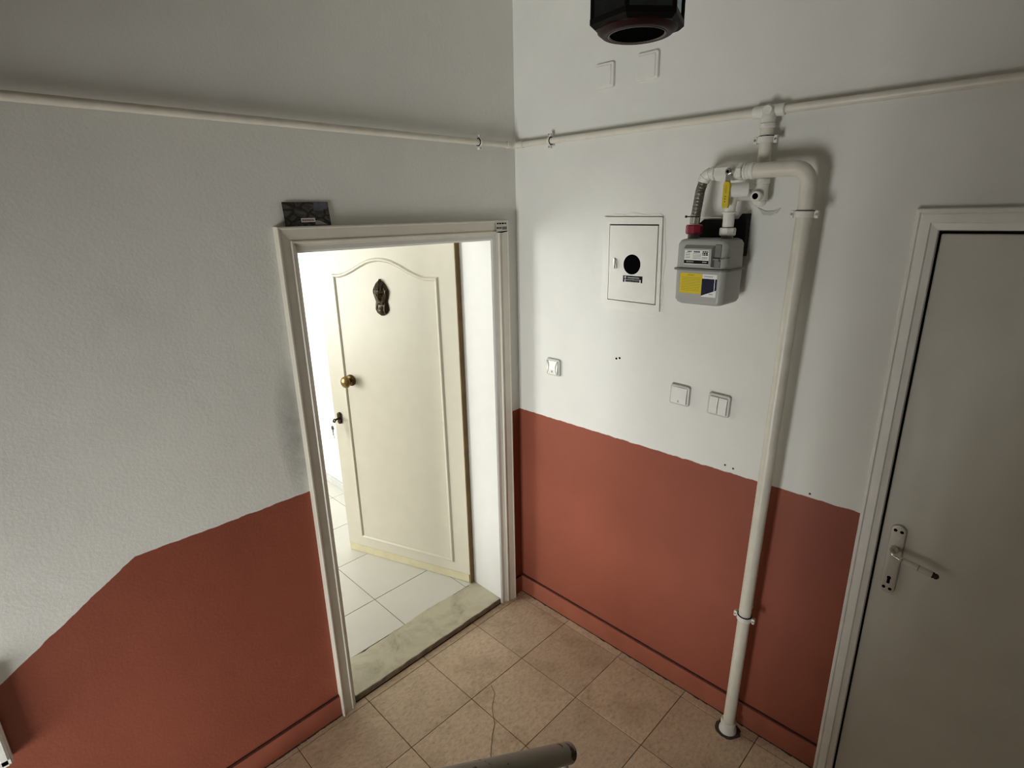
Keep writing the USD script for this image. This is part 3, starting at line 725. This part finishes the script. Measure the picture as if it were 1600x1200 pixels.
lv_ = t.part('lever', bev(Polygon([(-.0075, -.018), (.0075, -.018), (.0112, -.026), (.0112, -.092), (.0090, -.100), (-.0090, -.100), (-.0112, -.092), (-.0112, -.026)]), -.001, .009, .0025, HF), 'handle_yellow', 30, label='yellow plastic lever sleeve')
for v in (-.064, -.072, -.080): t.part('mark', prism(Point(-.001, v).buffer(.0016), .009, .0094, HF), 'print_black', under=lv_)
t.part('groove', prism(sbox(-.0012, -.054, .0012, -.030), .009, .0096, HF), 'yellow_print', smooth=False, under=lv_)

t = Thing('gas_hose', 'grey corrugated steel gas hose curving down into the red nut', 'hose', (AX, -1.0, 2.1))
hpth = fillet([(AX, -1.040, AZ), (AX, -1.006, AZ), (AX, -.990, 2.19), (AX - .004, -.981, 2.10)], .028, 12)
P = hpth; seg = np.r_[0, np.cumsum(np.linalg.norm(np.diff(P, axis=0), axis=1))]
ss = np.linspace(0, seg[-1], 160); Q = np.column_stack([np.interp(ss, seg, P[:, i]) for i in range(3)])
cut = int(160 * .33)
t.part('sleeve', cat(tube(Q[:cut], np.where(np.arange(cut) % 18 < 2, .0205, .0188), 24), rod(Q[0] + [0, -.001, 0], Q[0] + [0, .012, 0], .0225, 24)), 'pipe_white', 40, label='white painted end of the hose')
t.part('hose', tube(Q[cut - 2:], .0162 + .0005 * np.sin(np.arange(160 - cut + 2) * 1.9), 24), 'hose_steel', 40)
fe = t.part('ferrule', rod((AX - .004, -.981, 2.112), (AX - .004, -.980, 2.0795), .0172, 24, .002), 'steel', 40, label='bright steel ferrule')
t.part('hose_clip', cat(rod((AX - .004, -.981, 2.108), (AX - .004, -.981, 2.102), .0186, 24), tube([(AX - .004, -.964, 2.105), (AX - .006, -.948, 2.105)], .0022, 8), trimesh.creation.icosphere(2, .0045).apply_translation((AX - .006, -.947, 2.105))), 'bronze', 30, under=fe)
wire = [(AX - .006, -.996, 2.104), (AX - .010, -1.045, 2.101), (AX - .012, -1.079, 2.101)]
t.part('seal_wire', tube(wire, .0008, 6), 'plastic_white')

# ------------------------------------------------------------------ gas meter
mu0, mu1, mz0, mz1 = 0.955, 1.137, 1.812, 2.032
t = Thing('gas_meter', 'grey diaphragm gas meter with yellow sticker under the pipes', 'gas meter', (-0.11, -1.04, mz0))


def shell(v0, v1, d0, d1, r, sq, low):
    """Rounded casing half: stacked rounded outlines in plan, narrowing towards one end."""
    pts = []
    hs = [(v0, .016), (v0 + .005, .007), (v0 + .016, .001), (v1, 0)] if low else [(v0, 0), (v1 - .016, .001), (v1 - .005, .007), (v1, .016)]
    for v, ins_ in hs:
        for x, y in np.array(rrect(mu0 + ins_, mu1 - ins_, d0 + ins_ * .6, d1 - ins_ * .6, r, 5).exterior.coords)[:-1]: pts.append((x, v, y))
    m = trimesh.convex.convex_hull(np.array(pts)); m.apply_transform(RW); return m


t.part('upper_casing', shell(1.930, mz1, .035, .186, .022, 0, False), 'meter_grey', 25)
t.part('lower_casing', shell(mz0, 1.930, .035, .186, .022, 0, True), 'meter_grey', 25)
fl = [(x, y) for x, y in np.array(rrect(mu0 - .008, mu1 + .008, .030, .194, .026, 6).exterior.coords)[:-1]]
FB = frame((0, 0, 0), (0, -1, 0), (-1, 0, 0))
t.part('flange', hull(np.array([(x, z, y) for x, y in fl for z in (1.9285, 1.9345)]), RW), 'meter_dark', 25, label='dark seam flange round the meter')
# index housing
wn = t.part('index_housing', hull(np.array([(u, v, n) for u, v, n in [(.992, 1.942, .180), (1.098, 1.942, .180), (.992, 2.016, .180), (1.098, 2.016, .180), (.995, 1.944, .206), (1.095, 1.944, .206), (.995, 2.003, .206), (1.095, 2.003, .206)]]), RW), 'meter_grey', smooth=False, label='raised grey index housing')
t.part('housing_side', cbox((1.0975, 1.940, .176), (1.119, 2.016, .1885), .001, RW), 'meter_dark', smooth=False)
t.part('dial_label', prism(sbox(1.000, 1.951, 1.087, 1.998), .206, .2065, RW), 'paper_white', smooth=False, under=wn)
t.part('counter', prism(sbox(1.000, 1.9535, 1.087, 1.9645), .2065, .2070, RW), 'print_black', smooth=False, under=wn)
t.part('counter_print', dashes(1.008, 1.034, 1.9565, 1.9615, 1, .2070, .2073, RW, .0015, .003, .8, 3), 'print_grey', smooth=False, under=wn, kind='stuff')
t.part('counter_print', dashes(1.066, 1.082, 1.9565, 1.9615, 1, .2070, .2073, RW, .001, .003, .8, 4), 'print_grey', smooth=False, under=wn, kind='stuff')
t.part('dial_print', cat(dashes(1.010, 1.026, 1.990, 1.995, 1, .2065, .2068, RW, .0012, .003, .7, 5), dashes(1.033, 1.056, 1.989, 1.995, 1, .2065, .2068, RW, .002, .005, .8, 6), dashes(1.064, 1.084, 1.980, 1.995, 3, .2065, .2068, RW, .003, .008, .75, 7),
                         dashes(1.004, 1.020, 1.9675, 1.989, 4, .2065, .2068, RW, .001, .006, .22, 8), dashes(1.030, 1.060, 1.967, 1.986, 4, .2065, .2068, RW, .001, .004, .22, 9), dashes(1.063, 1.083, 1.967, 1.975, 2, .2065, .2068, RW, .001, .004, .3, 2)), 'print_black', smooth=False, under=wn)
t.part('seal', cat(cbox((1.094, 1.9665, .186), (1.112, 1.972, .196), .001, RW), prism(sbox(1.106, 1.9625, 1.117, 1.972), .187, .197, RW)), 'meter_dark', smooth=False)
t.part('seal_wire', tube([(-.192, -1.112, 1.968), (-.188, -1.136, 1.972), (-.160, -1.1385, 1.974)], .0012, 6), 'meter_dark')
# stickers on the lower casing
sy = t.part('yellow_sticker', prism(sbox(.979, 1.850, 1.0595, 1.9195), .186, .1866, RW), 'sticker_yellow', smooth=False, label='yellow warning sticker')
t.part('sticker_print', cat(dashes(1.006, 1.032, 1.9095, 1.9150, 1, .1866, .1869, RW, .002, .004, .8, 11), dashes(.985, 1.054, 1.856, 1.905, 9, .1866, .1868, RW, .002, .011, .35, 12)), 'yellow_print', smooth=False, under=sy)
sw = t.part('white_sticker', prism(sbox(1.0605, 1.842, 1.1130, 1.9185), .186, .1866, RW), 'paper_white', smooth=False, label='white and navy maker sticker')
t.part('navy_field', prism(Polygon([(1.0605, 1.903), (1.1130, 1.903), (1.1130, 1.866), (1.0605, 1.845)]), .1866, .1869, RW), 'sticker_navy', smooth=False, under=sw)
t.part('sticker_stripe', prism(sbox(1.1045, 1.844, 1.1070, 1.9185), .1869, .1871, RW), 'paper_white', smooth=False, under=sw)
t.part('sticker_print', cat(dashes(1.071, 1.098, 1.908, 1.9125, 1, .1866, .1868, RW, .001, .003, .8, 13), prism(Point(1.0680, 1.9105).buffer(.0028).difference(Point(1.0680, 1.9105).buffer(.0018)), .1866, .1868, RW), dashes(1.088, 1.102, 1.849, 1.854, 1, .1866, .1868, RW, .0015, .003, .8, 14)), 'print_grey', smooth=False, under=sw)
t.part('red_nut', cat(hexnut((AX - .004, -.980, 2.046), (AX - .004, -.980, 2.078), .0285, .2, 8)), 'red_nut', 20, label='dark red union nut on the inlet')
t.part('inlet_boss', rod((AX - .004, -.980, 2.025), (AX - .004, -.980, 2.048), .020, 20), 'meter_dark', 40)
t.part('outlet_boss', rod((AX - .004, -1.101, 2.025), (AX - .004, -1.101, 2.046), .019, 20), 'meter_dark', 40)
t.part('white_nut', cat(hexnut((AX - .004, -1.101, 2.042), (AX - .004, -1.101, 2.068), .0265, .1, 8)), 'pipe_white', 20, label='chipped white union nut on the outlet')
t.part('back_bracket', prism(Polygon([(.958, 2.00), (1.128, 1.97), (1.130, 2.112), (1.112, 2.112), (1.100, 2.094), (.975, 2.094), (.958, 2.08)]), .002, .034, RW), 'matt_black', smooth=False, label='black wall bracket behind the meter')

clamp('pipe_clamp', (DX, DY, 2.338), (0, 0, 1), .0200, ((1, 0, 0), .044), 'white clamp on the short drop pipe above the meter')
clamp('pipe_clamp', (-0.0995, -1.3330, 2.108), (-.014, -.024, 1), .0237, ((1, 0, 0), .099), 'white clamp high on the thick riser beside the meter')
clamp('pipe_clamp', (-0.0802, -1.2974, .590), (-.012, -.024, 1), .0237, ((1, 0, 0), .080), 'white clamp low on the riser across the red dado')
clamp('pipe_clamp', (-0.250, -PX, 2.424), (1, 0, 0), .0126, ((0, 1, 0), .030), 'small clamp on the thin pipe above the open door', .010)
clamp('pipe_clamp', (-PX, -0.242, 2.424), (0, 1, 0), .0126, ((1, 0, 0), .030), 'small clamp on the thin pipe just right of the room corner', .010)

# ------------------------------------------------------------------ electric panel
t = Thing('electric_panel', 'cream wall panel box with round black window and small barcode sticker', 'electric box', (0, -0.66, 1.735))
t.part('frame', prism(Polygon([(.526, 1.735), (.803, 1.738), (.795, 2.103), (.522, 2.106)], [[(.5525, 1.766), (.7865, 1.763), (.7825, 2.0765), (.5525, 2.0785)]]), 0, .012, RW), 'panel_cream', smooth=False)
t.part('recess', prism(sbox(.5535, 1.765, .7815, 2.076), .0005, .003, RW), 'gap_dark', smooth=False)
ld = t.part('lid', bev(Polygon([(.5545, 1.7685), (.7820, 1.7665), (.7785, 2.0715), (.5545, 2.0735)]), .003, .0125, .0015, RW), 'panel_cream', smooth=False)
t.part('window', cat(rod((-0.0125, -.668, 1.9185), (-0.0135, -.668, 1.9185), .0400, 40)), 'black', under=ld, label='round black sight glass')
t.part('latch', cat(cbox((.5795, 1.899, .0125), (.5855, 1.942, .0185), .0015, RW), tube([(-0.015, -.584, 1.940), (-0.021, -.592, 1.932), (-0.024, -.599, 1.918), (-0.022, -.598, 1.905), (-0.016, -.592, 1.900)], .0032, 10)), 'steel', 30, under=ld, label='small grey swivel latch')
st = t.part('sticker', prism(sbox(.628, 1.846, .7205, 1.873), .0125, .0129, RW), 'print_black', smooth=False, under=ld, label='black and white barcode sticker')
t.part('emblem', prism(Point(.639, 1.866).buffer(.0055), .0129, .0132, RW), 'print_grey', smooth=False, under=ld)
t.part('sticker_print', dashes(.650, .7065, 1.862, 1.868, 1, .0129, .0132, RW, .002, .006, .9, 21), 'print_grey', smooth=False, under=ld)
t.part('barcode', prism(sbox(.636, 1.8455, .713, 1.8585), .0129, .0132, RW), 'paper_white', smooth=False, under=ld)
t.part('barcode_bars', dashes(.640, .7085, 1.8475, 1.8575, 1, .0132, .0134, RW, .0007, .0022, 1.0, 22), 'print_black', smooth=False, under=ld)
# ragged plaster round the box
for pts in ([(.530, 2.106), (.57, 2.118), (.62, 2.114), (.66, 2.122), (.72, 2.112), (.78, 2.116), (.80, 2.104)], [(.803, 1.75), (.812, 1.80), (.806, 1.87), (.815, 1.95), (.806, 2.03), (.80, 2.10), (.797, 2.10)]):
    t.part('plaster_edge', prism(Polygon(pts).buffer(0), 0.0, .0022, RW), 'wall_paint_right', smooth=False)

# ------------------------------------------------------------------ switches and doorbells
def switch(name, u, v, s, label, cat_, kind, tilt=0.0, mat_='switch_white'):
    t = Thing(name, label, cat_, (0, -u, v), group={'light switch': 'light switches under the meter', 'wall plate': 'painted-over plates under the lantern'}.get(cat_))
    F = RW.copy(); F[:3, 3] = (0, -u, v)
    c, s_ = math.cos(tilt), math.sin(tilt); Rm = np.eye(4); Rm[0, 0], Rm[0, 1], Rm[1, 0], Rm[1, 1] = c, -s_, s_, c; F = F @ Rm
    h = s / 2
    t.part('frame', bev(rrect(-h, h, -h, h, .010), 0, .0135, .004, F), 'switch_frame' if kind != 'old' else mat_, 30)
    i = h - .0095
    if kind != 'old':
        t.part('shadow_gap', prism(rrect(-i - .001, i + .001, -i - .001, i + .001, .006), .0125, .0137, F), 'icon_grey', smooth=False)
    if kind == 'double':
        for a, b in ((-i, -.0009), (.0009, i)):
            t.part('rocker', hull(np.array([(x, y, z) for x in (a + .0006, b - .0006) for y, z in ((-i, .0135), (i - .003, .0135), (-i, .0175), (-i * .2, .0205), (i - .003, .0160))]), F), mat_, smooth=False)
    elif kind == 'bell':
        r = t.part('rocker', hull(np.array([(x, y, z) for x in (-i, i) for y, z in ((-i, .0135), (i, .0135), (-i, .0195), (-i * .3, .0200), (i, .0155))]), F), mat_, smooth=False)
        for sg in (-1, 1):
            t.part('rib', sweep([np.array([(F @ [sg * (i - .001 - .010 * (1 - (2 * q - 1) ** 2)) + w, -i + 2 * i * q, n, 1])[:3] for w, n in ((-.0035, .016), (0, .0232), (.003, .016))]) for q in np.linspace(0, 1, 9)]), mat_, 40, under=r)
        t.part('icon', prism(Polygon([(-.005, -.024), (.005, -.024), (.0035, -.020), (.003, -.015), (0, -.013), (-.003, -.015), (-.0035, -.020)]), .0195, .0203, F), 'icon_grey', smooth=False, under=r)
    elif kind == 'light':
        r = t.part('rocker', hull(np.array([(x, y, z) for x in (-i, i) for y, z in ((-i, .0135), (i, .0135), (-i, .0190), (-i * .3, .0200), (i, .0160))]), F), mat_, smooth=False)
        t.part('icon', cat(prism(Point(0.001, -.024).buffer(.0045).difference(Point(0.003, -.0235).buffer(.0032)), .0192, .0203, F)), 'icon_grey', smooth=False, under=r)
    else:
        t.part('rocker', bev(rrect(-i, i - .002, -i, i, .004), .010, .0165, .002, F), mat_, 30)
    return t


switch('doorbell', 0.2455, 1.407, .084, 'white bell push with ribbed sides nearest the room corner', 'doorbell', 'bell')
switch('light_switch', 0.918, 1.410, .085, 'white single light switch with small icon, left of the double one', 'light switch', 'light', -.02)
switch('light_switch', 1.0825, 1.405, .088, 'white double rocker light switch beside the riser pipe', 'light switch', 'double', -.03)
switch('wall_plate', 0.5045, 2.635, .090, 'painted-over square wall plate, the lower left one under the lantern', 'wall plate', 'old', .0, 'wall_paint_right')
switch('wall_plate', 0.6955, 2.636, .094, 'painted-over square wall plate, the upper right one under the lantern', 'wall plate', 'old', .0, 'wall_paint_right')

# ------------------------------------------------------------------ paper things at the left door
t = Thing('postcard', 'dark photo card of grey stones leaning on top of the door casing', 'postcard', (-1.058, -0.016, 2.10))
CF = frame((-1.058, -0.0150, 2.1005), (1, 0, 0), (0, math.sin(.12), math.cos(.12)))
cp = t.part('card', prism(sbox(-.084, 0, .084, .080), -.0005, .0005, CF), 'stone_print', smooth=False)
t.part('printed_sky', prism(Polygon([(.026, .052), (.050, .050), (.084, .060), (.084, .078), (.030, .078)]), .0005, .0007, CF), 'print_sky', smooth=False, under=cp)
t.part('printed_path', prism(Polygon([(.024, .003), (.070, .003), (.045, .016), (.026, .018)]), .0005, .0007, CF), 'stone', smooth=False, under=cp)
lb = t.part('title_strip', prism(sbox(-.026, .012, .026, .026), .0005, .0008, CF), 'paper_white', smooth=False, under=cp, label='small white title strip')
t.part('title_print', dashes(-.022, .022, .016, .022, 1, .0008, .0010, CF, .003, .006, .9, 31), 'print_red', smooth=False, under=cp)
t = Thing('name_sticker', 'torn grey name sticker on the upper right corner of the door casing', 'sticker', (-0.13, -0.03, 2.07))
sp = t.part('paper', prism(Polygon([(-.166, 2.096), (-.088, 2.098), (-.088, 2.050), (-.160, 2.047), (-.163, 2.068)]), .0292, .0298, LW), 'putty', smooth=False)
t.part('sticker_print', dashes(-.158, -.094, 2.078, 2.088, 1, .0298, .0301, LW, .008, .016, .7, 33), 'gap_dark', smooth=False, under=sp)
t.part('sticker_print', dashes(-.160, -.128, 2.060, 2.069, 1, .0298, .0301, LW, .004, .007, .9, 34), 'gap_dark', smooth=False, under=sp)
t.part('sticker_print', prism(sbox(-.124, 2.057, -.094, 2.070), .0298, .0301, LW), 'grout_grey', smooth=False, under=sp)
t.part('torn_edge', prism(Polygon([(-.158, 2.048), (-.090, 2.051), (-.090, 2.0475), (-.125, 2.0435), (-.158, 2.0445)]), .0292, .0299, LW), 'black', smooth=False, under=sp)

# ------------------------------------------------------------------ lantern hanging over the landing
lx, ly, lz = -0.815, -1.170, 2.5005
t = Thing('lantern', 'dark six-sided glass lantern hanging above the landing', 'lantern', (lx, ly, lz))
A = (0, 0, 1); O = (lx, ly, lz); R6 = .1055
hexp = lambda r: ngon(lx, ly, r, 6, .35)
t.part('base_ring', hull(np.array([(x, y, lz + z) for r, z in ((.094, .004), (R6, .013), (R6, .024)) for x, y in np.array(hexp(r).exterior.coords)[:-1]])), 'lantern_black', smooth=False)
t.part('bottom_moulding', lathe([(.060, .002), (.062, -.004), (.069, -.006), (.076, -.004), (.081, .000), (.086, .004), (.086, .008)], O, A, 40), 'lantern_red', 50, label='dark red round bottom moulding')
t.part('bottom_rim', lathe([(.0585, -.0035), (.0610, -.0060), (.0630, -.0055), (.0622, -.003)], O, A, 40), 'lantern_rim', 50)
t.part('bottom_cup', lathe([(.0600, -.004), (.059, -.0015), (0, -.0015)], O, A, 32), 'black', 40)
hx = np.array(hexp(R6 - .006).exterior.coords)[:-1]
for k in range(6):
    x, y = hx[k]; t.part('post', tube([(x, y, lz + .022), (x, y, lz + .292)], .0055, 8), 'lantern_black')
    x2, y2 = hx[(k + 1) % 6]; d = np.array([x2 - x, y2 - y]); nrm = np.array([d[1], -d[0]]) / np.linalg.norm(d); Fp = frame((x, y, 0), (*(d / np.linalg.norm(d)), 0), (0, 0, 1))
    t.part('glass_pane', prism(sbox(.004, lz + .025, np.linalg.norm(d) - .004, lz + .288), -.0015, .0015, Fp), 'lantern_glass', smooth=False)
t.part('base_plate', lathe([(.086, .024), (.086, .050), (.083, .052), (0, .052)], O, A, 40), 'lantern_black', 40)
t.part('lamp_holder', cat(lathe([(0, .0525), (.030, .0525), (.030, .057), (.016, .060), (.016, .11), (0, .112)], O, A, 24)), 'lantern_black', 40)
t.part('bulb', lathe([(.012, .11), (.014, .125), (.028, .16), (.030, .185), (.022, .205), (0, .213)], O, A, 24), 'plastic_white', 60, label='unlit white bulb')
t.part('cap', cat(hull(np.array([(x, y, lz + z) for r, z in ((R6, .288), (R6 + .012, .300), (.04, .36)) for x, y in np.array(hexp(r).exterior.coords)[:-1]]))), 'lantern_black', smooth=False)
t.part('hanging_rod', cat(rod((lx, ly, lz + .355), (lx, ly, ZF - .02), .006, 12), lathe([(.05, 0), (.05, .012), (.02, .03), (0, .032)], (lx, ly, ZF), (0, 0, -1))), 'lantern_black', 40)

# ------------------------------------------------------------------ stair rail
t = Thing('stair_rail', 'chipped grey iron handrail ending above the landing at the bottom of the photo', 'handrail', (-1.295, -1.38, 0))
e, far = np.array((-1.284, -1.38, 1.019)), np.array((-1.614, -1.38, 1.246)); d = (far - e) / np.linalg.norm(far - e)
RR = .0215
t.part('handrail', lathe([(0, 0), (.016, 0), (RR, .005), (RR, 2.6), (0, 2.6)], e, d, 28), 'rail_paint', 30)
for k in range(7):
    x = -1.300 - .28 * k; s = (x - e[0]) / d[0]; zt = e[2] + d[2] * s; zb = 0.0 if k == 0 else .18 * k
    t.part('baluster', rod((x, -1.38, zb), (x, -1.38, zt - RR * .6), .0085, 14), 'rail_paint')

# ------------------------------------------------------------------ white cabinet at the far left edge
t = Thing('wall_cabinet', 'white painted cabinet cut off by the lower left edge of the photo', 'cabinet', (-2.45, 0, 0.62))
t.part('carcass', cbox((-2.75, .628, 0), (-2.169, .93, .030), .004, LW), 'paper_white', smooth=False)
legs = moulding([(-2.173, .632), (-2.173, .926), (-2.746, .926), (-2.746, .632), (-2.173, .632)], [(0, .029), (0, .037), (.006, .041), (.020, .041), (.028, .033), (.028, .029)], LW)
for g in legs: t.part('bead', g, 'paper_white', smooth=False)
